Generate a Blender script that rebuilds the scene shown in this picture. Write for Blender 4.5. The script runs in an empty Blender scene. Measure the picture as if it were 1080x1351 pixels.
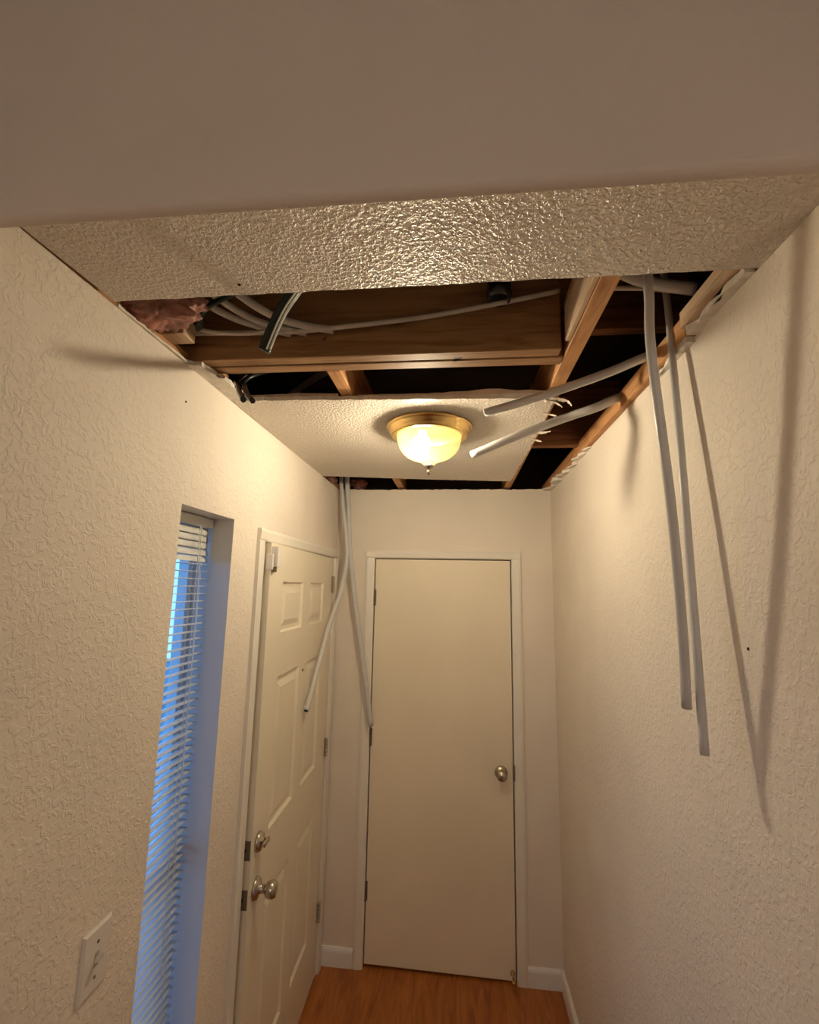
import bpy, bmesh, math, random
from mathutils import Vector, Matrix
R = math.radians
S = bpy.context.scene
C = S.collection

# ------------------------------------------------------------------ camera
ZCAM = 1.8809
cd = bpy.data.cameras.new('camera'); cam = bpy.data.objects.new('camera', cd); C.objects.link(cam)
PITCH, YAW, ROLL = 0.1583, 0.1058, 0.0195
f = Vector((-math.sin(YAW)*math.cos(PITCH), math.cos(YAW)*math.cos(PITCH), math.sin(PITCH)))
r = f.cross(Vector((0, 0, 1))).normalized(); u = r.cross(f)
r2 = r*math.cos(ROLL) + u*math.sin(ROLL); u2 = -r*math.sin(ROLL) + u*math.cos(ROLL)
m = Matrix((r2, u2, -f)).transposed().to_4x4(); m.translation = Vector((0, 0, ZCAM))
cam.matrix_world = m
cd.sensor_fit = 'VERTICAL'; cd.sensor_height = 24.0; cd.lens = 24.0*616.0/1351.0; cd.clip_start = 0.02
S.camera = cam

# ------------------------------------------------------------------ world: blue early evening sky
w = bpy.data.worlds.new('world'); S.world = w; w.use_nodes = True
nt = w.node_tree; nt.nodes.clear()
tc = nt.nodes.new('ShaderNodeTexCoord'); sp = nt.nodes.new('ShaderNodeSeparateXYZ')
mr = nt.nodes.new('ShaderNodeMapRange'); mr.inputs[1].default_value = -0.1; mr.inputs[2].default_value = 0.9
cr = nt.nodes.new('ShaderNodeValToRGB'); cr.color_ramp.elements[0].color = (0.17, 0.47, 1.0, 1); cr.color_ramp.elements[1].color = (0.07, 0.30, 0.9, 1)
bg = nt.nodes.new('ShaderNodeBackground'); bg.inputs[1].default_value = 2.7
wo = nt.nodes.new('ShaderNodeOutputWorld')
nt.links.new(tc.outputs['Generated'], sp.inputs[0]); nt.links.new(sp.outputs['Z'], mr.inputs[0])
nt.links.new(mr.outputs[0], cr.inputs[0]); nt.links.new(cr.outputs[0], bg.inputs[0]); nt.links.new(bg.outputs[0], wo.inputs[0])

# ------------------------------------------------------------------ unseen fill light added behind the camera for the header
ld = bpy.data.lights.new('fill_light', 'AREA'); ld.shape = 'RECTANGLE'; ld.size = 1.0; ld.size_y = 0.5
ld.energy = 8.5; ld.color = (1.0, 0.93, 0.85)
lo = bpy.data.objects.new('fill_light', ld); C.objects.link(lo)
lo.location = (-0.05, -2.4, 2.35); lo.rotation_euler = (R(84), 0, 0)

BULB = 540.0                       # emission strength of the lamp bulb
S.view_settings.view_transform = 'Standard'; S.view_settings.look = 'None'
S.view_settings.exposure = 0.15; S.view_settings.gamma = 1.0
S.view_settings.use_curve_mapping = False
S.cycles.use_denoising = True
S.cycles.max_bounces = 8; S.cycles.diffuse_bounces = 5; S.cycles.transparent_max_bounces = 12
S.cycles.caustics_reflective = False; S.cycles.caustics_refractive = False

# ------------------------------------------------------------------ materials
def newmat(name):
    mt = bpy.data.materials.new(name); mt.use_nodes = True
    n = mt.node_tree.nodes; b = n.get('Principled BSDF')
    return mt, mt.node_tree, b
def setp(b, col=None, rough=None, metal=None, spec=None):
    if col: b.inputs['Base Color'].default_value = (*col, 1)
    if rough is not None: b.inputs['Roughness'].default_value = rough
    if metal is not None: b.inputs['Metallic'].default_value = metal
    if spec is not None: b.inputs['Specular IOR Level'].default_value = spec
def coords(nt, scale=(1, 1, 1)):
    t = nt.nodes.new('ShaderNodeTexCoord'); mp = nt.nodes.new('ShaderNodeMapping'); mp.inputs['Scale'].default_value = scale
    nt.links.new(t.outputs['Object'], mp.inputs[0]); return mp.outputs[0]
def noise(nt, vec, scale, detail=2, rough=.5, dist=0):
    n = nt.nodes.new('ShaderNodeTexNoise'); n.inputs['Scale'].default_value = scale; n.inputs['Detail'].default_value = detail
    n.inputs['Roughness'].default_value = rough; n.inputs['Distortion'].default_value = dist
    nt.links.new(vec, n.inputs['Vector']); return n.outputs['Fac']
def ramp(nt, fac, stops):
    c = nt.nodes.new('ShaderNodeValToRGB'); e = c.color_ramp.elements
    while len(e) < len(stops): e.new(.5)
    for k, (p, col) in zip(e, stops):
        k.position = p; k.color = (*col, 1) if not isinstance(col, (int, float)) else (col, col, col, 1)
    nt.links.new(fac, c.inputs[0]); return c.outputs[0]
def bump(nt, b, h, strength, dist):
    n = nt.nodes.new('ShaderNodeBump'); n.inputs['Strength'].default_value = strength; n.inputs['Distance'].default_value = dist
    nt.links.new(h, n.inputs['Height']); nt.links.new(n.outputs[0], b.inputs['Normal'])
def textured_paint(name, col, scale, dist, rough, lo=.42, hi=.62, distort=1.2, strength=.8, spec=.4):
    mt, nt, b = newmat(name); setp(b, col, rough, 0, spec)
    v = coords(nt)
    n1 = noise(nt, v, scale, 2.5, .55, distort)
    h = ramp(nt, n1, [(lo, 0.0), (hi, 1.0)])
    n2 = noise(nt, v, 3.0, 2)
    c = ramp(nt, n2, [(.3, tuple(x*.95 for x in col)), (.7, tuple(min(1, x*1.03) for x in col))])
    nt.links.new(c, b.inputs['Base Color'])
    bump(nt, b, h, strength, dist)
    return mt
def plain(name, col, rough=.5, metal=0, spec=.5, var=.06, vs=8, bmp=0.0, bs=120):
    mt, nt, b = newmat(name); setp(b, col, rough, metal, spec)
    v = coords(nt)
    c = ramp(nt, noise(nt, v, vs, 3), [(.3, tuple(x*(1-var) for x in col)), (.7, tuple(min(1, x*(1+var)) for x in col))])
    nt.links.new(c, b.inputs['Base Color'])
    if bmp: bump(nt, b, noise(nt, v, bs, 3), .6, bmp)
    return mt
def wood(name, a, bcol, axis, rough=.6, sc=14, knots=True, spec=.3):
    mt, nt, b = newmat(name); setp(b, a, rough, 0, spec)
    s = [sc]*3; s[axis] = sc*.09
    v = coords(nt, tuple(s))
    g = noise(nt, v, 3.2, 6, .6, .8)
    c = ramp(nt, g, [(.30, bcol), (.52, a), (.72, tuple(min(1, x*1.18) for x in a))])
    if knots:
        kv = coords(nt, (1, 1, 1))
        k = noise(nt, kv, 26, 1.5, .5, .3)
        km = ramp(nt, k, [(.20, 0.0), (.27, 1.0)])
        mx = nt.nodes.new('ShaderNodeMix'); mx.data_type = 'RGBA'
        nt.links.new(km, mx.inputs[0]); mx.inputs[6].default_value = (*[x*.3 for x in bcol], 1); nt.links.new(c, mx.inputs[7]); c = mx.outputs[2]
    nt.links.new(c, b.inputs['Base Color'])
    bump(nt, b, g, .35, .002)
    return mt
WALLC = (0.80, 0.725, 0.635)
M = {}
M['wall'] = textured_paint('wall_paint', WALLC, 66, .0016, .6, .46, .60, .7, .65, .3)
M['wall_fine'] = textured_paint('wall_paint_fine', WALLC, 70, .0008, .6, strength=.4)
M['ceil'] = textured_paint('ceiling_texture', (0.78, 0.70, 0.61), 135, .0039, .33, .42, .62, .3, .95, .5)
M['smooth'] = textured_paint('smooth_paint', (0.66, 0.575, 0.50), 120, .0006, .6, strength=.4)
M['recess'] = plain('recess_paint_shaded', (0.64, 0.62, 0.60), .7, var=.02)  # same paint as the wall, greyed to carry the shade in the recess
M['gyp'] = plain('gypsum_core', (0.74, 0.69, 0.62), .9, bmp=.004, bs=160, var=.12, vs=40)
M['trim'] = plain('trim_paint', (0.80, 0.76, 0.69), .35, var=.02)
M['base'] = plain('baseboard_paint', (0.82, 0.80, 0.78), .35, var=.02)
M['door'] = plain('door_paint', (0.82, 0.73, 0.58), .45, var=.03, vs=3, bmp=.0004, bs=60)
M['door_front'] = plain('front_door_paint', (0.82, 0.75, 0.61), .38, var=.02, vs=3)
M['wood_x'] = wood('joist_wood_x', (0.36, 0.20, 0.095), (0.20, 0.10, 0.04), 0)
M['wood_y'] = wood('joist_wood_y', (0.56, 0.29, 0.125), (0.34, 0.15, 0.06), 1)
M['wood_pale'] = wood('pale_wood', (0.58, 0.42, 0.28), (0.36, 0.22, 0.12), 1)
M['wood_dark'] = wood('dark_board', (0.24, 0.11, 0.05), (0.12, 0.05, 0.02), 0, .85)
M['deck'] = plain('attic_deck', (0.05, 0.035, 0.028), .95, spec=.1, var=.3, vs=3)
M['pipe'] = plain('white_plastic', (0.56, 0.55, 0.545), .35, var=.04, vs=20)
M['pipe_in'] = plain('pipe_bore', (0.12, 0.11, 0.10), .8)
M['cable'] = plain('cable_sheath', (0.55, 0.50, 0.46), .45, var=.1, vs=30)
M['green'] = plain('dark_green_plastic', (0.02, 0.032, 0.026), .5, spec=.3)
M['white'] = plain('white_stripe', (0.85, 0.86, 0.80), .3, var=.02)
M['black'] = plain('black_plastic', (0.02, 0.02, 0.022), .25, spec=.7)
M['insul'] = plain('insulation_pink', (0.27, 0.11, 0.08), .55, spec=.5, var=.45, vs=18, bmp=.012, bs=35)
M['paper'] = plain('torn_paper', (0.62, 0.52, 0.44), .85, var=.15, vs=30)
M['brass'] = plain('polished_brass', (0.78, 0.55, 0.22), .22, 1, var=.05)
M['nickel'] = plain('satin_nickel', (0.52, 0.47, 0.40), .25, 1, var=.05)
M['dkmetal'] = plain('dark_bronze', (0.20, 0.165, 0.11), .45, .4, var=.1)
M['hinge'] = plain('painted_hinge', (0.50, 0.44, 0.34), .4, .4)
M['plate'] = plain('switch_plastic', (0.74, 0.70, 0.66), .35, var=.02)
M['slat'] = plain('blind_vinyl', (0.70, 0.70, 0.67), .4, var=.02)
M['vinyl'] = plain('window_vinyl', (0.70, 0.72, 0.74), .4, var=.02)
M['dark'] = plain('black_spot', (0.02, 0.015, 0.012), .9)
M['ground'] = plain('outdoor_ground', (0.22, 0.24, 0.22), .9, var=.3, vs=2)
def floor_mat():
    mt, nt, b = newmat('wood_floor'); setp(b, (.4, .15, .04), .35, 0, .4)
    v = coords(nt, (9, 1.1, 9))
    g = noise(nt, v, 3.0, 5, .6, 1.4)
    c = ramp(nt, g, [(.3, (0.26, 0.075, 0.015)), (.55, (0.42, 0.14, 0.03)), (.75, (0.52, 0.19, 0.05))])
    nt.links.new(c, b.inputs['Base Color']); bump(nt, b, g, .15, .001); return mt
M['floor'] = floor_mat()
def glass_mat():
    mt = bpy.data.materials.new('window_glass'); mt.use_nodes = True; nt = mt.node_tree; nt.nodes.clear()
    t = nt.nodes.new('ShaderNodeBsdfTransparent'); g = nt.nodes.new('ShaderNodeBsdfGlossy'); g.inputs['Roughness'].default_value = .03
    mx = nt.nodes.new('ShaderNodeMixShader'); o = nt.nodes.new('ShaderNodeOutputMaterial')
    mx.inputs[0].default_value = .06; nt.links.new(t.outputs[0], mx.inputs[1]); nt.links.new(g.outputs[0], mx.inputs[2]); nt.links.new(mx.outputs[0], o.inputs[0])
    return mt
M['glass'] = glass_mat()
def bowl_mat():
    mt = bpy.data.materials.new('lamp_glass'); mt.use_nodes = True; nt = mt.node_tree; nt.nodes.clear()
    t = nt.nodes.new('ShaderNodeBsdfTransparent'); t.inputs[0].default_value = (1, .97, .88, 1)
    tl = nt.nodes.new('ShaderNodeBsdfTranslucent'); tl.inputs[0].default_value = (.15, .145, .055, 1)
    g = nt.nodes.new('ShaderNodeBsdfGlossy'); g.inputs['Roughness'].default_value = .1
    m1 = nt.nodes.new('ShaderNodeMixShader'); m1.inputs[0].default_value = .08
    m2 = nt.nodes.new('ShaderNodeMixShader'); m2.inputs[0].default_value = .20
    o = nt.nodes.new('ShaderNodeOutputMaterial')
    nt.links.new(tl.outputs[0], m1.inputs[1]); nt.links.new(g.outputs[0], m1.inputs[2])
    nt.links.new(t.outputs[0], m2.inputs[1]); nt.links.new(m1.outputs[0], m2.inputs[2]); nt.links.new(m2.outputs[0], o.inputs[0])
    return mt
M['bowl'] = bowl_mat()
def emit(name, col, s):
    mt = bpy.data.materials.new(name); mt.use_nodes = True; nt = mt.node_tree; nt.nodes.clear()
    e = nt.nodes.new('ShaderNodeEmission'); e.inputs[0].default_value = (*col, 1); e.inputs[1].default_value = s
    o = nt.nodes.new('ShaderNodeOutputMaterial'); nt.links.new(e.outputs[0], o.inputs[0]); return mt
M['bulb'] = emit('lit_bulb', (1.0, 0.865, 0.66), BULB)

# ------------------------------------------------------------------ mesh helpers
def obj(name, bm, mats, parent=None, smooth=False, bevel=0):
    me = bpy.data.meshes.new(name)
    bmesh.ops.recalc_face_normals(bm, faces=bm.faces[:])
    bm.to_mesh(me); bm.free()
    for x in (mats if isinstance(mats, (list, tuple)) else [mats]): me.materials.append(M[x] if isinstance(x, str) else x)
    if smooth:
        for p in me.polygons: p.use_smooth = True
    o = bpy.data.objects.new(name, me); C.objects.link(o)
    if parent: o.parent = parent
    if bevel:
        b = o.modifiers.new('bevel', 'BEVEL'); b.width = bevel; b.segments = 2; b.limit_method = 'ANGLE'
    return o
def tag(o, label, cat, group=None, kind=None):
    if label: o['label'] = label
    if cat: o['category'] = cat
    if group: o['group'] = group
    if kind: o['kind'] = kind
    return o
def struct(o, label=None, cat=None):
    o['kind'] = 'structure'
    if label: o['label'] = label
    if cat: o['category'] = cat
    return o
def empty(name, loc=(0, 0, 0), rz=0):
    o = bpy.data.objects.new(name, None); C.objects.link(o); o.location = loc; o.rotation_euler = (0, 0, rz); o.empty_display_size = .05
    return o
def box(bm, x0, x1, y0, y1, z0, z1, mi=0):
    v = [bm.verts.new((x, y, z)) for z in (z0, z1) for y in (y0, y1) for x in (x0, x1)]
    for q in ((0, 1, 3, 2), (4, 5, 7, 6), (0, 1, 5, 4), (2, 3, 7, 6), (0, 2, 6, 4), (1, 3, 7, 5)):
        bm.faces.new([v[i] for i in q]).material_index = mi
    return v
def bxo(name, x0, x1, y0, y1, z0, z1, mat, parent=None, bevel=0):
    bm = bmesh.new(); box(bm, x0, x1, y0, y1, z0, z1); return obj(name, bm, mat, parent, bevel=bevel)
def catmull(P, n=6):
    P = [Vector(p) for p in P]
    if len(P) < 3: return P
    out = []; Q = [P[0]*2-P[1]] + P + [P[-1]*2-P[-2]]
    for i in range(1, len(Q)-2):
        a, b, c, d = Q[i-1:i+3]
        for k in range(n):
            t = k/n
            out.append(.5*((2*b)+(c-a)*t+(2*a-5*b+4*c-d)*t*t+(3*b-a-3*c+d)*t**3))
    out.append(P[-1]); return out
def tube(bm, P, rad, seg=12, hollow=0, flat=1.0, mi=0, n=6, side=None):
    """A round (or flattened) tube along P; hollow = wall thickness leaves an open bore at each end."""
    P = catmull(P, n); rings = []
    up = side or Vector((0, 0, 1))
    T = [(P[min(i+1, len(P)-1)]-P[max(i-1, 0)]).normalized() for i in range(len(P))]
    a = T[0].orthogonal().normalized() if side is None else (side - T[0]*side.dot(T[0])).normalized()
    for i, p in enumerate(P):
        a = (a - T[i]*a.dot(T[i])).normalized(); b = T[i].cross(a)
        rings.append([bm.verts.new(p + a*math.cos(2*math.pi*k/seg)*rad + b*math.sin(2*math.pi*k/seg)*rad*flat) for k in range(seg)])
    for i in range(len(rings)-1):
        for k in range(seg):
            fc = bm.faces.new((rings[i][k], rings[i][(k+1) % seg], rings[i+1][(k+1) % seg], rings[i+1][k])); fc.material_index = mi; fc.smooth = True
    for e, ring in ((0, rings[0]), (-1, rings[-1])):
        if hollow:
            c = P[e]; d = T[e]*(1 if e == 0 else -1)
            inner = [bm.verts.new(c + (v.co-c)*(1-hollow/rad)) for v in ring]
            deep = [bm.verts.new(v.co + d*rad*2.2) for v in inner]
            for k in range(seg):
                k2 = (k+1) % seg
                bm.faces.new((ring[k], ring[k2], inner[k2], inner[k])).material_index = mi
                bm.faces.new((inner[k], inner[k2], deep[k2], deep[k])).material_index = mi+1
            bm.faces.new(deep).material_index = mi+1
        else:
            bm.faces.new(ring).material_index = mi
def lathe(bm, prof, seg=32, c=(0, 0, 0), axis='z', rib=0, ribn=0, mi=0):
    """prof: (radius, height) pairs revolved round axis z / x / y through c."""
    rings = []
    for rr, h in prof:
        ring = []
        for k in range(seg):
            t = 2*math.pi*k/seg
            q = rr*(1 + (rib*math.cos(t*ribn) if rr > .03 else 0))
            a, b = q*math.cos(t), q*math.sin(t)
            p = {'z': (a, b, h), 'x': (h, a, b), 'y': (a, h, b)}[axis]
            ring.append(bm.verts.new((p[0]+c[0], p[1]+c[1], p[2]+c[2])))
        rings.append(ring)
    for i in range(len(rings)-1):
        for k in range(seg):
            fc = bm.faces.new((rings[i][k], rings[i][(k+1) % seg], rings[i+1][(k+1) % seg], rings[i+1][k])); fc.smooth = True; fc.material_index = mi
    for e in (rings[0], rings[-1]):
        try: bm.faces.new(e).material_index = mi
        except ValueError: pass
def rag(bm, pts, flags, h0, h1, jit, step, seed, plane='z', mi_face=0, mi_edge=1):
    """Slab with outline pts (2D, counter-clockwise); edges flagged 1 are torn: subdivided and jittered, deeper on the upper face."""
    rnd = random.Random(seed); lo = []; hi = []
    n = len(pts)
    for i in range(n):
        a = Vector(pts[i]); b = Vector(pts[(i+1) % n]); d = b-a
        nrm = Vector((d.y, -d.x)).normalized()
        k = max(1, int(d.length/step)) if flags[i] else 1
        for j in range(k):
            t = j/k; p = a+d*t
            if flags[i] and j > 0:
                q = p + nrm*rnd.uniform(-jit, jit)*(1 if rnd.random() > .2 else 1.8) + d.normalized()*rnd.uniform(-.3, .3)*step
                lo.append(q); hi.append(q + nrm*rnd.uniform(-jit*.9, jit*.5))
            else: lo.append(p); hi.append(p.copy())
    def P(p, h): return {'z': (p.x, p.y, h), 'x': (h, p.x, p.y), 'y': (p.x, h, p.y)}[plane]
    vl = [bm.verts.new(P(p, h0)) for p in lo]; vh = [bm.verts.new(P(p, h1)) for p in hi]
    fl = bm.faces.new(vl); fl.material_index = mi_face
    fh = bm.faces.new(vh); fh.material_index = mi_edge
    for i in range(len(vl)):
        k = (i+1) % len(vl); bm.faces.new((vl[i], vl[k], vh[k], vh[i])).material_index = mi_edge
    bmesh.ops.triangulate(bm, faces=[fl, fh])

XL, XR, YB, ZC = -0.689, 0.508, 2.62, 2.428
ZJ = 2.444                         # underside of the joists
ZT = 2.78                          # ceiling of the room the camera stands in
YH = 0.50                          # back of the header lip

# ------------------------------------------------------------------ the setting
bm = bmesh.new(); box(bm, -1.0, .75, -2.85, 2.9, -.06, 0); struct(obj('floor', bm, 'floor'), 'orange brown wood laminate floor at the foot of the doors', 'floor')
bxo_g = bxo('ground', -14, -1.0, -9, 12, -.4, -.1, 'ground'); struct(bxo_g, 'plain ground outside the narrow window', 'ground')

# left wall: window recess and front door opening are real holes
WY0, WY1, WZ0, WZ1 = 1.087, 1.366, .32, 2.075
DY0, DY1, DZ1 = 1.585, 2.535, 2.040
bm = bmesh.new(); X0, X1 = -.84, XL
box(bm, X0, X1, -2.8, YH-.015, 0, ZT)
box(bm, X0, X1, YH-.015, WY0, 0, ZC)
box(bm, X0, X1, WY0, WY1, 0, WZ0); box(bm, X0, X1, WY0, WY1, WZ1, ZC)
box(bm, X0, X1, WY1, DY0, 0, ZC)
box(bm, X0, X1, DY0, DY1, DZ1, ZC)
box(bm, X0, X1, DY1, YB+.15, 0, ZC)
bmesh.ops.remove_doubles(bm, verts=bm.verts[:], dist=1e-5)
for fc in bm.faces:                # the plastered window recess is smooth
    q = fc.calc_center_median()
    if X0+.01 < q.x < X1-.01 and WY0-.002 < q.y < WY1+.002 and WZ0-.002 < q.z < WZ1+.002: fc.material_index = 1
struct(obj('wall_left', bm, ['wall', 'recess']), 'cream textured wall with narrow window and front door', 'wall')
bm = bmesh.new(); box(bm, XR, .64, -2.8, YB+.15, 0, ZC); box(bm, XR, .64, -2.8, YH-.015, ZC, ZT)
struct(obj('wall_right', bm, 'wall'), 'cream textured wall behind the two hanging pipes', 'wall')
# back wall with a shallow door opening
BX0, BX1, BZ1 = -.470, .288, 2.036
bm = bmesh.new()
rag(bm, [(XL, BZ1), (XR, BZ1), (XR, ZC+.004), (XL, ZC+.004)], [0, 0, 1, 0], YB, YB+.09, .0022, .018, 5, 'y', 0, 1)
box(bm, XL, BX0, YB, YB+.09, 0, BZ1); box(bm, BX1, XR, YB, YB+.09, 0, BZ1)
box(bm, XL, XR, YB+.09, YB+.15, 0, ZC)
struct(obj('wall_back', bm, ['wall_fine', 'gyp']), 'cream end wall around the flat white door', 'wall')
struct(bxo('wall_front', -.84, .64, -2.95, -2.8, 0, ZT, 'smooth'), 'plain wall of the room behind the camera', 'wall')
# header: smooth wall above the opening with a rounded lower lip hanging under the hall ceiling
bm = bmesh.new()
prof = [(YH-.015, ZT), (YH-.015, 2.3605)]
for k in range(1, 8):
    a = math.pi + k/8*math.pi/2*1.0
    prof.append((YH-.015 + .014 + .014*math.cos(a), 2.360 + .014*math.sin(a)))
prof += [(YH-.0008, 2.346), (YH, 2.3465), (YH, ZC+.014), (YH+.1, ZC+.014), (YH+.1, ZT)]
L = [bm.verts.new((-.84, y, z)) for y, z in prof]; Q = [bm.verts.new((.64, y, z)) for y, z in prof]
for i in range(len(L)):
    k = (i+1) % len(L); fc = bm.faces.new((L[i], L[k], Q[k], Q[i]))
bm.faces.new(L); bm.faces.new(Q)
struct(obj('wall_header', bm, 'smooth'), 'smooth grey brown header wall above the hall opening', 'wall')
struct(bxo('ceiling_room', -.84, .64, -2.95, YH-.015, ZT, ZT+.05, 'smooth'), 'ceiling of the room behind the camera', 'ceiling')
# the textured strip of hall ceiling between header and hole
bm = bmesh.new()
rag(bm, [(XL, YH), (XR, YH), (XR, .776), (XL+.01, .784)], [0, 0, 1, 0], ZC, ZC+.0127, .0014, .02, 3)
struct(obj('ceiling', bm, ['ceil', 'gyp']), 'bumpy textured ceiling strip between header and torn opening', 'ceiling')
# the remaining piece of ceiling that carries the lamp
bm = bmesh.new()
rag(bm, [(XL, 2.26), (XL+.002, 1.285), (.279, 1.318), (.281, 1.75), (.268, 2.40), (-.2, 2.34)],
    [0, 1, 1, 1, 1, 1], ZC, ZC+.0127, .0022, .02, 11)
struct(obj('ceiling', bm, ['ceil', 'gyp']), 'left over piece of textured ceiling carrying the brass lamp', 'ceiling')
# roof deck and sides of the attic void
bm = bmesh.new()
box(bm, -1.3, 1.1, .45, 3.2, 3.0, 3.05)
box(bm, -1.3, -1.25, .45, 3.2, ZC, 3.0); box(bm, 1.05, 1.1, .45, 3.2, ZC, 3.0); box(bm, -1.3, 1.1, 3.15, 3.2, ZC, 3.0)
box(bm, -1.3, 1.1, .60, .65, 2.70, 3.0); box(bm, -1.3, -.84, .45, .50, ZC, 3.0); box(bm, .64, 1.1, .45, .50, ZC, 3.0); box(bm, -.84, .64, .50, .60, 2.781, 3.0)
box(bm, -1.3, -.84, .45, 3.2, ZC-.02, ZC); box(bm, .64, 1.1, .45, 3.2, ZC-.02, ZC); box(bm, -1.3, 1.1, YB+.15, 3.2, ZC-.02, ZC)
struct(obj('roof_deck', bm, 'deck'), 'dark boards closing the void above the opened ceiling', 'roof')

# ------------------------------------------------------------------ baseboards
def baseboard(name, x0, x1, y0, y1, nx, ny, label):
    # profile against the wall, projecting along (nx, ny)
    bm = bmesh.new(); t, h = .014, .084
    if ny: # along x
        P = [(0, 0), (t, 0), (t, h*.78), (t*.8, h*.9), (t*.35, h), (0, h)]
        A = [bm.verts.new((x0, y0+ny*p, z)) for p, z in P]; B = [bm.verts.new((x1, y0+ny*p, z)) for p, z in P]
    else:
        P = [(0, 0), (t, 0), (t, h*.78), (t*.8, h*.9), (t*.35, h), (0, h)]
        A = [bm.verts.new((x0+nx*p, y0, z)) for p, z in P]; B = [bm.verts.new((x0+nx*p, y1, z)) for p, z in P]
    for i in range(len(P)):
        k = (i+1) % len(P); bm.faces.new((A[i], A[k], B[k], B[i]))
    bm.faces.new(A); bm.faces.new(B)
    return struct(obj(name, bm, 'base'), label, 'baseboard')
baseboard('baseboard_back', XL, -.520, YB, YB, 0, -1, 'short white baseboard in the left corner beside the flat door')
baseboard('baseboard_back', .338, XR-.014, YB, YB, 0, -1, 'short white baseboard right of the flat door')
baseboard('baseboard_right', XR, XR, -2.8, YB, -1, 0, 'white baseboard along the foot of the right wall')
baseboard('baseboard_left', XL, XL, -2.8, 1.535, 1, 0, 'white baseboard along the left wall below the window')

# ------------------------------------------------------------------ casings (trim)
def casing_bar(bm, A, B, wdir, w, nrm, t):
    """Casing board from A to B, width w towards wdir, thickness t along nrm with a rounded outer edge."""
    P = [(0, 0), (0, t*.55), (w*.12, t*.8), (w*.75, t), (w, t*.8), (w, 0)]
    a = [bm.verts.new(Vector(A)+Vector(wdir)*p+Vector(nrm)*q) for p, q in P]
    b = [bm.verts.new(Vector(B)+Vector(wdir)*p+Vector(nrm)*q) for p, q in P]
    for i in range(len(P)):
        k = (i+1) % len(P); bm.faces.new((a[i], a[k], b[k], b[i]))
    bm.faces.new(a); bm.faces.new(b)
t1 = struct(empty('trim_1', (XL, 2.06, 0)), 'white casing around the six panel front door', 'trim')
def child_world(o, par):
    o.parent = par; o.matrix_parent_inverse = Matrix.Translation(-par.location); return o
for A, B, wd in (((XL, 1.588, 0), (XL, 1.588, 2.030), (0, -1, 0)), ((XL, 2.552, 0), (XL, 2.552, 2.030), (0, 1, 0)), ((XL, 1.538, 2.030), (XL, 2.604, 2.030), (0, 0, 1))):
    bm = bmesh.new(); casing_bar(bm, A, B, wd, .050 if wd[2] == 0 else .042, (1, 0, 0), .016)
    child_world(obj('casing_board', bm, 'trim'), t1)
t2 = struct(empty('trim_2', (-.09, YB, 0)), 'white casing around the flat slab door', 'trim')
for A, B, wd in (((-.468, YB, 0), (-.468, YB, 2.038), (-1, 0, 0)), ((.288, YB, 0), (.288, YB, 2.038), (1, 0, 0)), ((-.518, YB, 2.038), (.338, YB, 2.038), (0, 0, 1))):
    bm = bmesh.new(); casing_bar(bm, A, B, wd, .050 if wd[2] == 0 else .042, (0, -1, 0), .016)
    child_world(obj('casing_board', bm, 'trim'), t2)

# ------------------------------------------------------------------ front door (six panels, slightly ajar inwards)
d1 = struct(empty('door_1', (-.687, 2.520, 0)), 'cream six panel front door standing slightly ajar in the left wall', 'door')
LW = .916
ang = math.asin(.025/LW)
# local frame: x' = out of the face towards the hall, y' = from hinge towards the latch
rotm = Matrix.Rotation(ang, 4, 'Z')
def leaf_tr(bm):
    bmesh.ops.transform(bm, matrix=rotm, verts=bm.verts[:])
def panel_face(bm, ys, zs, panels, x=0.0):
    """Face of the leaf at local x: grid of quads, panel cells replaced with moulded rings."""
    for i in range(len(ys)-1):
        for j in range(len(zs)-1):
            y0, y1, z0, z1 = ys[i], ys[i+1], zs[j], zs[j+1]
            if (i, j) in panels:
                rings = []
                for ins, dp in ((0, 0), (.007, -.010), (.022, -.010), (.044, -.002)):
                    rings.append([bm.verts.new((x+dp, y0+ins, z0+ins)), bm.verts.new((x+dp, y1-ins, z0+ins)), bm.verts.new((x+dp, y1-ins, z1-ins)), bm.verts.new((x+dp, y0+ins, z1-ins))])
                for a, b in zip(rings, rings[1:]):
                    for k in range(4): bm.faces.new((a[k], a[(k+1) % 4], b[(k+1) % 4], b[k]))
                bm.faces.new(rings[-1])
            else:
                bm.faces.new([bm.verts.new(p) for p in ((x, y0, z0), (x, y1, z0), (x, y1, z1), (x, y0, z1))])
bm = bmesh.new()
ys = [-LW, -.772, -.512, -.402, -.170, 0.0]; zs = [.012, .262, .800, 1.020, 1.540, 1.700, 1.890, 2.026]
panel_face(bm, ys, zs, {(a, b) for a in (1, 3) for b in (1, 3, 5)})
th = -.044
for q in (((th, -LW, zs[0]), (th, 0, zs[0]), (th, 0, zs[-1]), (th, -LW, zs[-1])),
          ((0, -LW, zs[0]), (th, -LW, zs[0]), (th, -LW, zs[-1]), (0, -LW, zs[-1])), ((0, 0, zs[0]), (th, 0, zs[0]), (th, 0, zs[-1]), (0, 0, zs[-1])),
          ((0, -LW, zs[0]), (0, 0, zs[0]), (th, 0, zs[0]), (th, -LW, zs[0])), ((0, -LW, zs[-1]), (0, 0, zs[-1]), (th, 0, zs[-1]), (th, -LW, zs[-1]))):
    bm.faces.new([bm.verts.new(p) for p in q])
bmesh.ops.remove_doubles(bm, verts=bm.verts[:], dist=1e-5)
leaf_tr(bm); leaf1 = obj('door_leaf', bm, 'door_front', d1)
def dpart(name, bm, mat, par=None, smooth=False, bevel=0, tr=True):
    if tr: leaf_tr(bm)
    return obj(name, bm, mat, par or d1, smooth, bevel)
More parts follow.
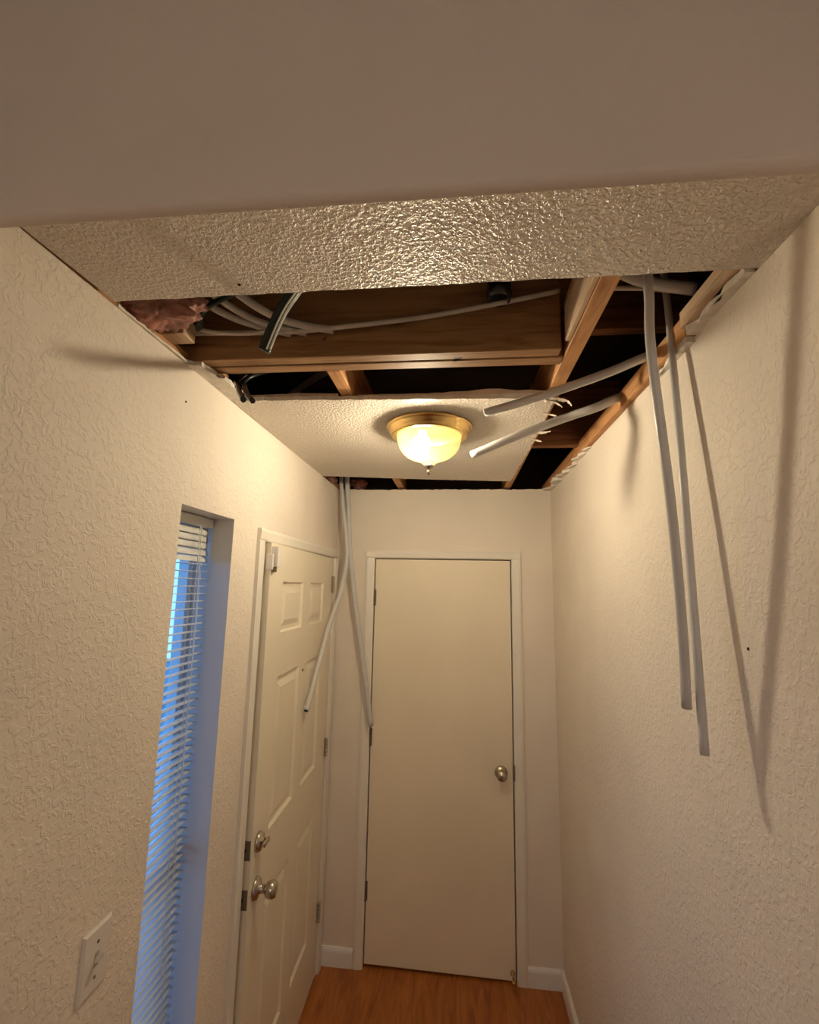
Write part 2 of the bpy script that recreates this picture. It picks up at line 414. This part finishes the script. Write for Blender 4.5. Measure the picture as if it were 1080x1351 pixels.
# deadbolt
bm = bmesh.new(); lathe(bm, [(.031, .0), (.031, .006), (.027, .013), (.014, .015), (.013, .022)], 28, (0, -.864, 1.030), 'x')
db = dpart('deadbolt_rose', bm, 'nickel')
bm = bmesh.new(); box(bm, .022, .034, -.888, -.840, 1.022, 1.038); dpart('thumb_turn', bm, 'nickel', db, bevel=.004)
# knob
bm = bmesh.new(); lathe(bm, [(.034, .0), (.034, .005), (.028, .012), (.014, .016), (.0125, .034), (.022, .040), (.0265, .050), (.0265, .060), (.022, .070), (.010, .073), (.004, .0735)], 32, (0, -.862, .888), 'x')
dpart('door_knob', bm, 'nickel')
# faceplates on the latch edge
for zc in (1.026, .883):
    bm = bmesh.new(); box(bm, -.032, -.004, -LW-.0015, -LW+.003, zc-.029, zc+.029)
    fp = dpart('latch_plate', bm, 'dkmetal')
    bm = bmesh.new(); lathe(bm, [(.005, -LW-.0025), (.005, -LW-.0005)], 12, (-.022, 0, zc), 'y'); dpart('bolt_end', bm, 'dark', fp)
bm = bmesh.new(); lathe(bm, [(.006, 0), (.006, .002), (.003, .003)], 12, (0, -.457, 1.512), 'x'); dpart('peephole', bm, 'dark')
for zc in (1.885, 1.055, .29):
    bm = bmesh.new()
    for k in range(5):
        lathe(bm, [(.0065, zc-.045+k*.018), (.0065, zc-.045+k*.018+.0168)], 12, (.010, .004, 0), 'z')
    box(bm, .0005, .0035, -.012, .004, zc-.045, zc+.045)
    dpart('hinge', bm, 'hinge', tr=False)
# jamb behind the leaf, plus an added outer panel that blocks daylight
bm = bmesh.new()
box(bm, -.84, -.694, 1.566-.0, DY0+.006, 0, DZ1-.001); box(bm, -.84, -.694, 2.526, 2.545, 0, DZ1-.001); box(bm, -.84, -.694, DY0+.006, 2.526, 2.030, DZ1+.015)
box(bm, -.84, -.738, DY0+.006, DY0+.03, 0, 2.03); box(bm, -.84, -.738, 2.50, 2.526, 0, 2.03); box(bm, -.84, -.738, DY0+.03, 2.50, 2.0, 2.03)
box(bm, -.84, -.70, DY0, DY1, -.002, .010); box(bm, -.848, -.8405, DY0-.02, DY1+.02, 0, DZ1+.02)
for v in bm.verts: v.co -= d1.location
obj('jamb_backing', bm, 'trim', d1)
# alarm contacts: one on the casing, one on the leaf
bm = bmesh.new(); box(bm, -.672, -.648, 1.588, 1.600, 1.930, 1.985)
a1 = obj('alarm_contact', bm, 'plate', bevel=.002); tag(a1, 'slim white alarm magnet on the left casing of the front door', 'sensor', 'door alarm contacts')
a2 = empty('alarm_contact', (-.655, 1.625, 1.935)); tag(a2, 'white boxy alarm sensor at the top corner of the front door leaf', 'sensor', 'door alarm contacts')
bm = bmesh.new(); box(bm, -.008, .018, -.018, .020, .006, .078); obj('sensor_case', bm, 'plate', a2, bevel=.002)
bm = bmesh.new(); box(bm, -.004, .010, -.014, .000, -.012, .0055); o = obj('sensor_plug', bm, 'dkmetal', a2, bevel=.001); o['label'] = 'dark plug under the case'

# ------------------------------------------------------------------ flat slab door in the end wall
d2 = struct(empty('door_2', (-.463, YB, 0)), 'flat cream slab door in the end wall with a round knob', 'door')
def wpart(name, bm, mat, par, smooth=False, bevel=0):
    root = par
    while root.parent: root = root.parent
    for v in bm.verts: v.co -= root.location
    return obj(name, bm, mat, par, smooth, bevel)
bm = bmesh.new(); v = box(bm, -.4635, .2825, YB+.003, YB+.038, .012, 2.031)
for q in v:
    if q.co.z < .1 and q.co.x > 0: q.co.z = .010
    if q.co.z < .1 and q.co.x < 0: q.co.z = .018
wpart('door_leaf', bm, 'door', d2, bevel=.0015)
bm = bmesh.new(); box(bm, BX0-.0, BX1+.0, YB+.040, YB+.088, 0, BZ1); wpart('jamb_backing', bm, 'dark', d2)  # black backing added behind the leaf to stop leaks and darken the gaps
for zc in (1.818, 1.084, .346):
    bm = bmesh.new()
    for k in range(5): lathe(bm, [(.006, zc-.044+k*.0178), (.006, zc-.044+k*.0178+.0165)], 12, (-.4675, YB-.004, 0), 'z')
    box(bm, -.4662, -.456, YB-.0012, YB+.0028, zc-.044, zc+.044)
    wpart('hinge', bm, 'dkmetal', d2)
bm = bmesh.new(); lathe(bm, [(.033, .0), (.033, -.005), (.027, -.012), (.013, -.016), (.012, -.030), (.020, -.036), (.026, -.046), (.0265, -.055), (.021, -.066), (.008, -.069), (.003, -.0695)], 32, (.222, YB+.003, .945), 'y')
wpart('door_knob', bm, 'nickel', d2)
bm = bmesh.new(); lathe(bm, [(.004, -.0), (.004, -.004)], 10, (.222, YB-.0665, .945), 'y'); wpart('lock_button', bm, 'dkmetal', d2)
bm = bmesh.new(); box(bm, .2825, .2905, YB-.0185, YB+.002, .915, .985); wpart('strike_plate', bm, 'dkmetal', d2, bevel=.002)
bm = bmesh.new(); lathe(bm, [(.011, 0), (.011, -.006), (.005, -.010), (.005, -.055), (.009, -.056), (.009, -.068), (.006, -.070)], 16, (.266, YB+.002, .046), 'y')
wpart('door_stop', bm, 'brass', d2)

# ------------------------------------------------------------------ window and blind
w1 = struct(empty('window_1', (-.83, 1.226, WZ0)), 'narrow tall window deep in the left wall with blue dusk light', 'window')
zc = 1.15
bm = bmesh.new()
for (y0, y1, z0, z1) in ((WY0, WY0+.028, WZ0, WZ1), (WY1-.028, WY1, WZ0, WZ1), (WY0+.028, WY1-.028, WZ0, WZ0+.03), (WY0+.028, WY1-.028, WZ1-.03, WZ1), (WY0+.028, WY1-.028, zc-.015, zc+.015)):
    box(bm, -.838, -.806, y0, y1, z0, z1)
wpart('window_frame', bm, 'vinyl', w1, bevel=.002)
for z0, z1 in ((WZ0+.03, zc-.015), (zc+.015, WZ1-.03)):
    bm = bmesh.new(); box(bm, -.824, -.820, WY0+.028, WY1-.028, z0, z1); wpart('window_pane', bm, 'glass', w1)
bm = bmesh.new(); box(bm, -.804, -.670, WY0+.001, WY1-.001, WZ0, WZ0+.018); wpart('window_sill', bm, 'trim', w1, bevel=.003)
bl = empty('window_blind', (-.765, 1.226, WZ1)); tag(bl, 'white mini blind with open slats and a drawn cord in the narrow window recess', 'blind')
bm = bmesh.new(); box(bm, -.780, -.752, WY0+.004, WY1-.004, WZ1-.030, WZ1-.002); wpart('head_rail', bm, 'slat', bl, bevel=.002)
def slat_mesh(tilt):
    bm = bmesh.new(); wd = .0125; rows = []
    for i in range(5):
        s = -1 + i/2.0; x = s*wd; z = .0022*(1-s*s)
        c, sn = math.cos(tilt), math.sin(tilt)
        X, Z = x*c - z*sn, x*sn + z*c
        rows.append([(X, -.132, Z), (X, .132, Z), (X, .132, Z-.0008), (X, -.132, Z-.0008)])
    V = [[bm.verts.new(p) for p in rr] for rr in rows]
    for a, b in zip(V, V[1:]):
        for k in range(4): bm.faces.new((a[k], a[(k+1) % 4], b[(k+1) % 4], b[k]))
    bm.faces.new(V[0]); bm.faces.new(V[-1])
    me = bpy.data.meshes.new('slat'); bmesh.ops.recalc_face_normals(bm, faces=bm.faces[:]); bm.to_mesh(me); bm.free(); me.materials.append(M['slat'])
    for p in me.polygons: p.use_smooth = True
    return me
closed, half, opened = slat_mesh(R(-80)), slat_mesh(R(-62)), slat_mesh(R(2))
z = WZ1-.043; i = 0
while z > WZ0+.045:
    me = closed if i < 3 else (half if i < 5 else opened)
    s = bpy.data.objects.new('slat', me); C.objects.link(s); s.parent = bl
    s.location = Vector((-.766, 1.226 + (0.001 if i % 2 else -.001), z)) - bl.location
    z -= .0200 if i < 3 else (.0190 if i < 5 else .0215); i += 1
bm = bmesh.new(); box(bm, -.777, -.755, WY0+.006, WY1-.006, WZ0+.022, WZ0+.034); wpart('bottom_rail', bm, 'slat', bl, bevel=.002)
for y in (WY0+.045, WY1-.055):
    for dx in (-.0139, .0139):
        bm = bmesh.new(); tube(bm, [(-.766+dx, y, WZ1-.03), (-.766+dx, y, 1.2), (-.766+dx, y, WZ0+.03)], .0007, 6, n=2); wpart('ladder_cord', bm, 'slat', bl)
bm = bmesh.new(); tube(bm, [(-.748, WY1-.085, WZ1-.028), (-.745, WY1-.088, 1.7), (-.744, WY1-.095, 1.2), (-.744, WY1-.09, .9)], .0010, 6); wpart('pull_cord', bm, 'slat', bl)
bm = bmesh.new(); tube(bm, [(-.749, WY1-.075, WZ1-.028), (-.742, WY1-.076, 1.7), (-.740, WY1-.082, 1.15)], .0013, 6); wpart('tilt_wand', bm, 'slat', bl)

# ------------------------------------------------------------------ light switch
sw = empty('light_switch', (XL, .9465, 1.17)); tag(sw, 'white single toggle switch on the left wall before the window', 'switch')
bm = bmesh.new()
rings = []
for ins, x in ((0, 0), (0, .003), (.004, .0062)):
    rings.append([bm.verts.new((x, -.036+ins, -.057+ins)), bm.verts.new((x, .036-ins, -.057+ins)), bm.verts.new((x, .036-ins, .057-ins)), bm.verts.new((x, -.036+ins, .057-ins))])
for a, b in zip(rings, rings[1:]):
    for k in range(4): bm.faces.new((a[k], a[(k+1) % 4], b[(k+1) % 4], b[k]))
bm.faces.new(rings[0]); bm.faces.new(rings[-1]); obj('switch_plate', bm, 'plate', sw)
bm = bmesh.new(); box(bm, .0055, .0068, -.0055, .0055, -.0125, .0125); obj('toggle_slot', bm, 'hinge', sw)
bm = bmesh.new(); v = box(bm, .0062, .024, -.0052, .0052, -.007, .004)
for q in v:
    if q.co.x > .01: q.co.z += .0125
obj('toggle', bm, 'plate', sw, bevel=.0012)
for s in (-.030, .030):
    bm = bmesh.new(); lathe(bm, [(.0034, .0060), (.0030, .0072), (.001, .0076)], 12, (0, 0, s), 'x'); obj('screw', bm, 'dkmetal', sw)

# ------------------------------------------------------------------ ceiling lamp
LX, LY = -.101, 1.545
cl = empty('ceiling_light', (LX, LY, ZC)); tag(cl, 'lit brass flush ceiling lamp with ribbed glass bowl', 'lamp')
bm = bmesh.new()
lathe(bm, [(.060, 0), (.143, 0), (.1475, -.003), (.1485, -.007), (.1465, -.011), (.1415, -.0125), (.1395, -.015), (.1385, -.021), (.1345, -.026), (.1325, -.0285), (.1325, -.033), (.129, -.0375), (.124, -.039), (.119, -.0365), (.1155, -.0355), (.112, -.037), (.1105, -.035), (.108, -.010), (.06, -.008)], 64)
obj('lamp_pan', bm, 'brass', cl)
prof = [(.1085, -.034), (.109, -.046), (.106, -.062), (.099, -.080), (.088, -.096), (.073, -.108), (.056, -.1165), (.040, -.1215), (.029, -.126), (.021, -.133), (.014, -.140)]
bm = bmesh.new(); rings = []
SEG = 216
for rr, h in prof:
    rings.append([bm.verts.new((rr*(1+.008*math.cos(math.tau*k/SEG*54))*math.cos(math.tau*k/SEG), rr*(1+.008*math.cos(math.tau*k/SEG*54))*math.sin(math.tau*k/SEG), h)) for k in range(SEG)])
for a, b in zip(rings, rings[1:]):
    for k in range(SEG): bm.faces.new((a[k], a[(k+1) % SEG], b[(k+1) % SEG], b[k])).smooth = True
obj('glass_bowl', bm, 'bowl', cl)
bm = bmesh.new(); lathe(bm, [(.004, -.130), (.015, -.137), (.0165, -.142), (.012, -.147), (.0055, -.150), (.005, -.155), (.0085, -.160), (.0085, -.165), (.004, -.170), (.001, -.171)], 20)
obj('finial', bm, 'nickel', cl)
bm = bmesh.new(); bmesh.ops.create_uvsphere(bm, u_segments=14, v_segments=9, radius=.030); 
for v in bm.verts: v.co += Vector((-.024, -.025, -.070))
obj('bulb', bm, 'bulb', cl, smooth=True)
bm = bmesh.new(); lathe(bm, [(.014, -.048), (.014, -.010)], 16, (-.022, -.025, 0)); obj('bulb_socket', bm, 'plate', cl)

# ------------------------------------------------------------------ framing timber in the opening
def board(name, x0, x1, y0, y1, z0, z1, mat, label, cat='board', group=None, bevel=.0025):
    o = bxo(name, x0, x1, y0, y1, z0, z1, mat, bevel=bevel); return tag(o, label, cat, group)
J = 'ceiling joists above the opening'
board('ceiling_joist', -.352, -.314, 1.1415, 2.764, ZJ, ZJ+.14, 'wood_y', 'wood joist left of the lamp, seen between beam and ceiling piece', 'joist', J)
board('ceiling_joist', .256, .294, .602, 2.764, ZJ, ZJ+.14, 'wood_y', 'orange brown joist running to the right of the lamp', 'joist', J)
board('nailer', .2435, .2555, .602, 1.03, ZJ+.001, ZJ+.09, 'wood_pale', 'thin pinkish strip nailed to the near end of the right joist', 'board')
board('header_beam', -.80, .2425, 1.062, 1.098, ZJ, ZJ+.235, 'wood_x', 'near board of the doubled beam crossing the hole', 'beam', 'boards of the doubled beam')
board('header_beam', -.80, .255, 1.1025, 1.140, ZJ-.001, ZJ+.235, 'wood_x', 'far board of the doubled beam crossing the hole', 'beam', 'boards of the doubled beam')
board('blocking', .2955, .66, 1.30, 1.338, 2.628, 2.90, 'wood_dark', 'dark brown board in the bay between right joist and right wall', 'board')
board('blocking', .2955, .66, 1.90, 1.938, 2.464, 2.74, 'wood_dark', 'brown board deeper in the bay behind the white pipes', 'board')
board('wall_plate', .476, .64, .602, .990, ZC+.0135, ZC+.052, 'wood_pale', 'pale wood plate on top of the right wall, nearest piece', 'plate', 'plates on top of the right wall')
board('wall_plate', .488, .64, .996, 2.764, ZC+.0015, ZC+.052, 'wood_y', 'orange brown wood plate on top of the right wall, far piece', 'plate', 'plates on top of the right wall')
board('wall_plate', -.84, -.697, .602, 2.764, ZC+.0015, ZC+.038, 'wood_y', 'wood plate along the top of the left wall', 'plate')
board('wood_block', -.755, -.640, .950, 1.0, 2.455, 2.500, 'wood_pale', 'small pale wood block in the left corner in front of the beam', 'block')
board('wood_block', -.695, -.655, 1.13, 1.20, 2.4445, 2.468, 'wood_y', 'little orange wood offcut at the left wall behind the beam', 'block')
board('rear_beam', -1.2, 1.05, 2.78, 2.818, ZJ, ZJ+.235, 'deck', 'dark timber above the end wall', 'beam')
# ------------------------------------------------------------------ pipes, cables and wires
def pipe(name, P, rad, label, group, mat='pipe', cat='pipe', hollow=.0028, flat=1.0, side=None):
    base = Vector(P[0]); o = None
    bm = bmesh.new(); tube(bm, P, rad, 14, hollow=hollow, flat=flat, side=side)
    o = obj(name, bm, [mat, 'pipe_in'])
    return tag(o, label, cat, group)
G = 'white plastic pipes hanging out of the ceiling'
c1 = pipe('plastic_pipe', [(.352, .838, 2.66), (.356, .848, 2.55), (.362, .860, 2.44), (.368, .881, 2.336), (.399, .915, 2.045), (.420, .952, 1.82), (.431, .982, 1.664)], .0090,
     'hanging grey white pipe nearer the room, left of the pair by the right wall', G)
c2 = pipe('plastic_pipe', [(.486, 1.07, 2.66), (.487, 1.06, 2.52), (.483, 1.05, 2.42), (.475, 1.025, 2.22), (.466, 1.003, 2.02), (.457, .982, 1.80), (.447, .960, 1.588)], .0080,
     'hanging white pipe closest to the right wall, ending lowest', G)
pipe('plastic_pipe', [(.076, 1.29, 2.377), (.176, 1.24, 2.387), (.268, 1.20, 2.402), (.374, 1.16, 2.426), (.458, 1.155, 2.460), (.56, 1.165, 2.502), (.66, 1.19, 2.54)], .0140,
     'upper white pipe poking left past the lamp from the right bay', G, flat=.8)
pipe('plastic_pipe', [(.043, 1.50, 2.3125), (.179, 1.44, 2.354), (.317, 1.43, 2.404), (.408, 1.385, 2.422), (.465, 1.40, 2.452), (.55, 1.46, 2.497), (.66, 1.52, 2.53)], .0135,
     'lower white pipe reaching towards the lamp from the right bay', G)
pipe('plastic_pipe', [(-.668, 2.56, 2.62), (-.662, 2.53, 2.484), (-.641, 2.52, 2.317), (-.612, 2.51, 2.139), (-.601, 2.49, 2.016), (-.605, 2.42, 1.858), (-.629, 2.32, 1.706), (-.643, 2.22, 1.545), (-.650, 2.14, 1.421), (-.649, 2.06, 1.345)], .0115,
     'white pipe in the back left corner swinging across the front door', G)
pipe('plastic_pipe', [(-.640, 2.55, 2.62), (-.634, 2.55, 2.493), (-.617, 2.55, 2.298), (-.603, 2.55, 2.106), (-.570, 2.55, 1.858), (-.521, 2.555, 1.561), (-.482, 2.56, 1.332), (-.455, 2.565, 1.156)], .0145,
     'white pipe in the back left corner ending at the flat door casing', G)
pipe('plastic_pipe', [(.300, .93, 2.560), (.345, .94, 2.547), (.385, .95, 2.535), (.438, .95, 2.520), (.492, .95, 2.510)], .0125,
     'short cut white pipe lying between right joist and wall plate', G)
GC = 'cables lying over the beam'
def cable(P, rad, label, mat='cable', group=GC, name='cable', flat=1.0, cat='cable'):
    bm = bmesh.new(); tube(bm, P, rad, 10, flat=flat); return tag(obj(name, bm, mat), label, cat, group)
cable([(-.80, 1.045, 2.512), (-.663, 1.04, 2.507), (-.522, 1.04, 2.503), (-.413, 1.04, 2.501), (-.307, 1.042, 2.509), (-.214, 1.045, 2.518), (-.083, 1.048, 2.532), (.063, 1.048, 2.554), (.171, 1.040, 2.568), (.236, 1.035, 2.577)], .0062,
      'long white cable sagging across the whole beam to the right joist')
cable([(.296, 1.03, 2.577), (.431, 1.035, 2.573), (.555, 1.045, 2.559), (.66, 1.05, 2.55)], .0062, 'thin white cable in the bay right of the joist')
cable([(-.70, .985, 2.53), (-.634, 1.00, 2.495), (-.57, 1.015, 2.489), (-.497, 1.022, 2.492), (-.44, 1.025, 2.508)], .005, 'short white cable looping under the long one by the insulation')
cable([(-.68, .80, 2.575), (-.63, .90, 2.548), (-.600, .95, 2.534), (-.556, 1.0, 2.524), (-.500, 1.028, 2.514), (-.42, 1.052, 2.502)], .0085, 'grey cable running down from the near left corner, leftmost of three')
cable([(-.64, .80, 2.572), (-.590, .90, 2.552), (-.552, .96, 2.536), (-.514, 1.0, 2.524), (-.468, 1.026, 2.514), (-.38, 1.052, 2.503)], .0085, 'grey cable in the middle of the three at the left')
cable([(-.57, .80, 2.575), (-.530, .90, 2.552), (-.484, .96, 2.530), (-.435, 1.0, 2.516), (-.385, 1.028, 2.512), (-.31, 1.051, 2.507)], .0095, 'grey cable of the three at the left, closest to the striped one')
g2 = cable([(-.27, .93, 2.585), (-.36, .925, 2.562), (-.470, .915, 2.536), (-.527, .92, 2.520), (-.585, .94, 2.506), (-.625, .985, 2.487)], .013, 'dark green grey flat cable slanting down to the pink insulation', 'green', GC, flat=.5)
# striped cable: dark sheath with two white stripes
st = empty('striped_cable', (-.40, .87, 2.363)); tag(st, 'dark green cable end with two white stripes hanging down through the hole', 'cable')
SP = [(-.215, .70, 2.4535), (-.262, .765, 2.458), (-.305, .81, 2.472), (-.338, .845, 2.470), (-.366, .858, 2.440), (-.388, .868, 2.402), (-.404, .872, 2.360)]
bm = bmesh.new(); tube(bm, SP, .014, 12, flat=.5, side=Vector((1, 0, 0)))
wpart('sheath', bm, 'green', st)
for off in (.009, .0165):
    bm = bmesh.new(); tube(bm, [(x+off, y-.0085, z-.001) for x, y, z in SP], .0019, 8); wpart('white_stripe', bm, 'white', st)
for nm, P in (('a', [(-.46, 1.21, 2.500), (-.53, 1.20, 2.490), (-.593, 1.185, 2.466), (-.606, 1.155, 2.430), (-.585, 1.12, 2.402), (-.548, 1.06, 2.356), (-.503, .995, 2.306)]),
              ('b', [(-.44, 1.22, 2.500), (-.51, 1.21, 2.490), (-.570, 1.19, 2.466), (-.588, 1.16, 2.432), (-.566, 1.12, 2.400), (-.528, 1.06, 2.352), (-.480, .995, 2.303)])):
    cable(P, .0065, 'black curved wire end poking out under the beam, %s one' % ('left' if nm == 'a' else 'right'), 'black', 'black wire ends under the beam', name='wire_end', cat='wire')
cable([(-.30, 1.62, 2.72), (-.46, 1.60, 2.68), (-.60, 1.60, 2.60), (-.70, 1.60, 2.50)], .012, 'dim grey cable deep behind the beam', 'cable', 'cables behind the beam')
# black tube added before the beam to stand for its dark hole
pipe('beam_hole_tube', [(.098, 1.031, 2.86), (.098, 1.031, 2.70), (.093, 1.031, 2.556)], .028, 'black tube standing for the dark hole in the upper beam', None, 'black', hollow=.004)

# ------------------------------------------------------------------ insulation
def lump(c, s, seed, label, seg=5, mat='insul'):
    bm = bmesh.new(); bmesh.ops.create_icosphere(bm, subdivisions=5, radius=1)
    from mathutils import noise as N
    for v in bm.verts:
        p = v.co.copy()
        d = 1 + .34*N.noise(p*1.9+Vector((seed, 0, 0))) + .36*abs(N.noise(p*3.6+Vector((0, seed, 0)))) + .12*N.noise(p*9) + .05*N.noise(p*22)
        v.co = Vector((p.x*s[0]*d, p.y*s[1]*d, p.z*s[2]*d))
    o = obj('insulation', bm, mat, smooth=True); o.location = c
    return tag(o, label, 'insulation', 'pink insulation tufts')
lump((-.655, .872, 2.482), (.088, .070, .038), 3.1, 'reddish brown insulation wad in the near left corner of the hole')
lump((-.590, 2.672, 2.478), (.045, .04, .028), 7.7, 'pink insulation tuft above the end wall beside the corner pipes')
lump((-.686, 2.41, 2.449), (.026, .06, .015), 9.2, 'brownish insulation tuft at the back left corner')

# ------------------------------------------------------------------ torn drywall and paper
def scrap(pts, flags, h0, h1, jit, step, seed, label, mats=('gyp', 'gyp'), plane='z', name='drywall_scrap', cat='drywall', group='torn drywall scraps'):
    bm = bmesh.new(); rag(bm, pts, flags, h0, h1, jit, step, seed, plane)
    return tag(obj(name, bm, list(mats)), label, cat, group)
scrap([(-.689, .80), (-.683, .80), (-.682, 1.04), (-.689, 1.04)], [0, 1, 0, 0], ZC, ZC+.006, .0015, .02, 31, 'narrow torn drywall edge under the insulation on the left wall', ('paper', 'gyp'))
scrap([(-.689, 1.045), (-.655, 1.06), (-.632, 1.17), (-.642, 1.282), (-.689, 1.282)], [1, 1, 1, 0, 0], ZC, ZC+.0125, .006, .016, 21, 'crumbly drywall remnant on the left wall below the beam end')
scrap([(.490, .786), (.508, .786), (.508, .99), (.488, .99)], [0, 0, 0, 1], ZC, ZC+.0125, .004, .02, 22, 'splintered drywall strip along the near top of the right wall')
scrap([(.490, .998), (.508, .998), (.508, 1.23), (.500, 1.22)], [0, 0, 0, 1], ZC-.0125, ZC+.0012, .003, .02, 23, 'thin drywall remnant behind the hanging pipes on the right wall')
# ragged crust at the far end of the right wall
rnd = random.Random(8)
ORD = ['nearest', 'second nearest', 'third nearest', 'fourth nearest', 'fifth nearest', 'middle', 'fifth farthest', 'fourth farthest', 'third farthest', 'second farthest', 'farthest']
y = 1.80
for k in range(11):
    y1 = y + rnd.uniform(.055, .10); reach = rnd.uniform(.018, .050)*(1 if k > 1 else .5)
    y1 = min(y1, YB-.005)
    scrap([(.508, y), (.508, y1-.003), (.508-reach*.5, y1+rnd.uniform(-.01, .004)), (.508-reach, (y+y1)/2+rnd.uniform(-.02, .02)), (.508-reach*.4, y+.004)][::-1], [1, 1, 1, 0, 0][::-1],
          ZC-.004-rnd.uniform(0, .012), ZC+.001, .0035, .010, 100+k, ORD[k] + ' of the crumbling drywall teeth along the far top of the right wall', ('gyp', 'gyp'), name='drywall_tooth', group='drywall teeth on the right wall')
    y = y1
    if y > YB-.02: break
# standing torn edge along the near side of the lamp ceiling piece
scrap([(-.655, ZC+.0128), (-.362, ZC+.0128), (-.362, ZC+.022), (-.5, ZC+.025), (-.655, ZC+.022)], [0, 0, 1, 1, 0], 1.300, 1.306, .0015, .02, 41, 'standing torn edge at the left front of the lamp ceiling piece', ('paper', 'gyp'), 'y', 'torn_edge')
scrap([(-.303, ZC+.0128), (.246, ZC+.0128), (.246, ZC+.020), (.10, ZC+.030), (.03, ZC+.024), (-.15, ZC+.019), (-.303, ZC+.021)], [0, 0, 1, 1, 1, 1, 0], 1.310, 1.316, .0015, .02, 42, 'standing torn edge at the middle front of the lamp ceiling piece', ('paper', 'gyp'), 'y', 'torn_edge')
# paper shreds hanging at the right corner of the piece
def shred(P, wd, seed, label):
    rnd = random.Random(seed); P = catmull(P, 4); bm = bmesh.new(); prev = None
    for i, p in enumerate(P):
        t = i/(len(P)-1); hw = wd*(1-.75*t)*rnd.uniform(.7, 1.2)
        q = [bm.verts.new(p+Vector((0, -hw, 0))), bm.verts.new(p+Vector((0, hw, rnd.uniform(-.002, .002)))), bm.verts.new(p+Vector((0, hw, .0025))), bm.verts.new(p+Vector((0, -hw, .0025)))]
        if prev:
            for k in range(4): bm.faces.new((prev[k], prev[(k+1) % 4], q[(k+1) % 4], q[k]))
        else: bm.faces.new(q)
        prev = q
    bm.faces.new(prev)
    return tag(obj('paper_shred', bm, 'paper'), label, 'paper', 'torn paper shreds on the ceiling piece')
shred([(.262, 1.325, 2.4275), (.292, 1.325, 2.425), (.312, 1.32, 2.417), (.322, 1.315, 2.402)], .014, 1, 'largest curled paper shred at the near right corner of the lamp piece')
shred([(.250, 1.335, 2.4265), (.284, 1.34, 2.421), (.300, 1.335, 2.405)], .009, 2, 'small curled shred hanging just under the largest one')
shred([(.262, 1.44, 2.4268), (.288, 1.435, 2.420), (.300, 1.42, 2.410)], .008, 3, 'paper shred on the right edge between the two pipes')
shred([(.262, 1.63, 2.4268), (.292, 1.62, 2.424), (.315, 1.59, 2.417)], .014, 4, 'broad paper shred on the right edge below the lower pipe')
shred([(.262, 1.70, 2.4268), (.286, 1.70, 2.422), (.302, 1.69, 2.414)], .010, 5, 'farthest paper shred on the right edge of the lamp piece')

# ------------------------------------------------------------------ nails
def nail(c, axis, label):
    bm = bmesh.new(); lathe(bm, [(.0028, 0), (.0028, .0015), (.001, .002)], 10, (0, 0, 0), axis); o = obj('nail', bm, 'dark'); o.location = c
    return tag(o, label, 'nail', 'dark nail heads')
n = nail((-.405, .751, ZC), 'z', 'dark nail head on the textured ceiling strip'); n.rotation_euler = (math.pi, 0, 0)
nail((XL, 1.061, 2.333), 'x', 'tiny dark nail head high on the left wall')
n = nail((XR, .906, 1.784), 'x', 'dark nail between the pipe shadows on the right wall'); n.rotation_euler = (0, math.pi, 0)
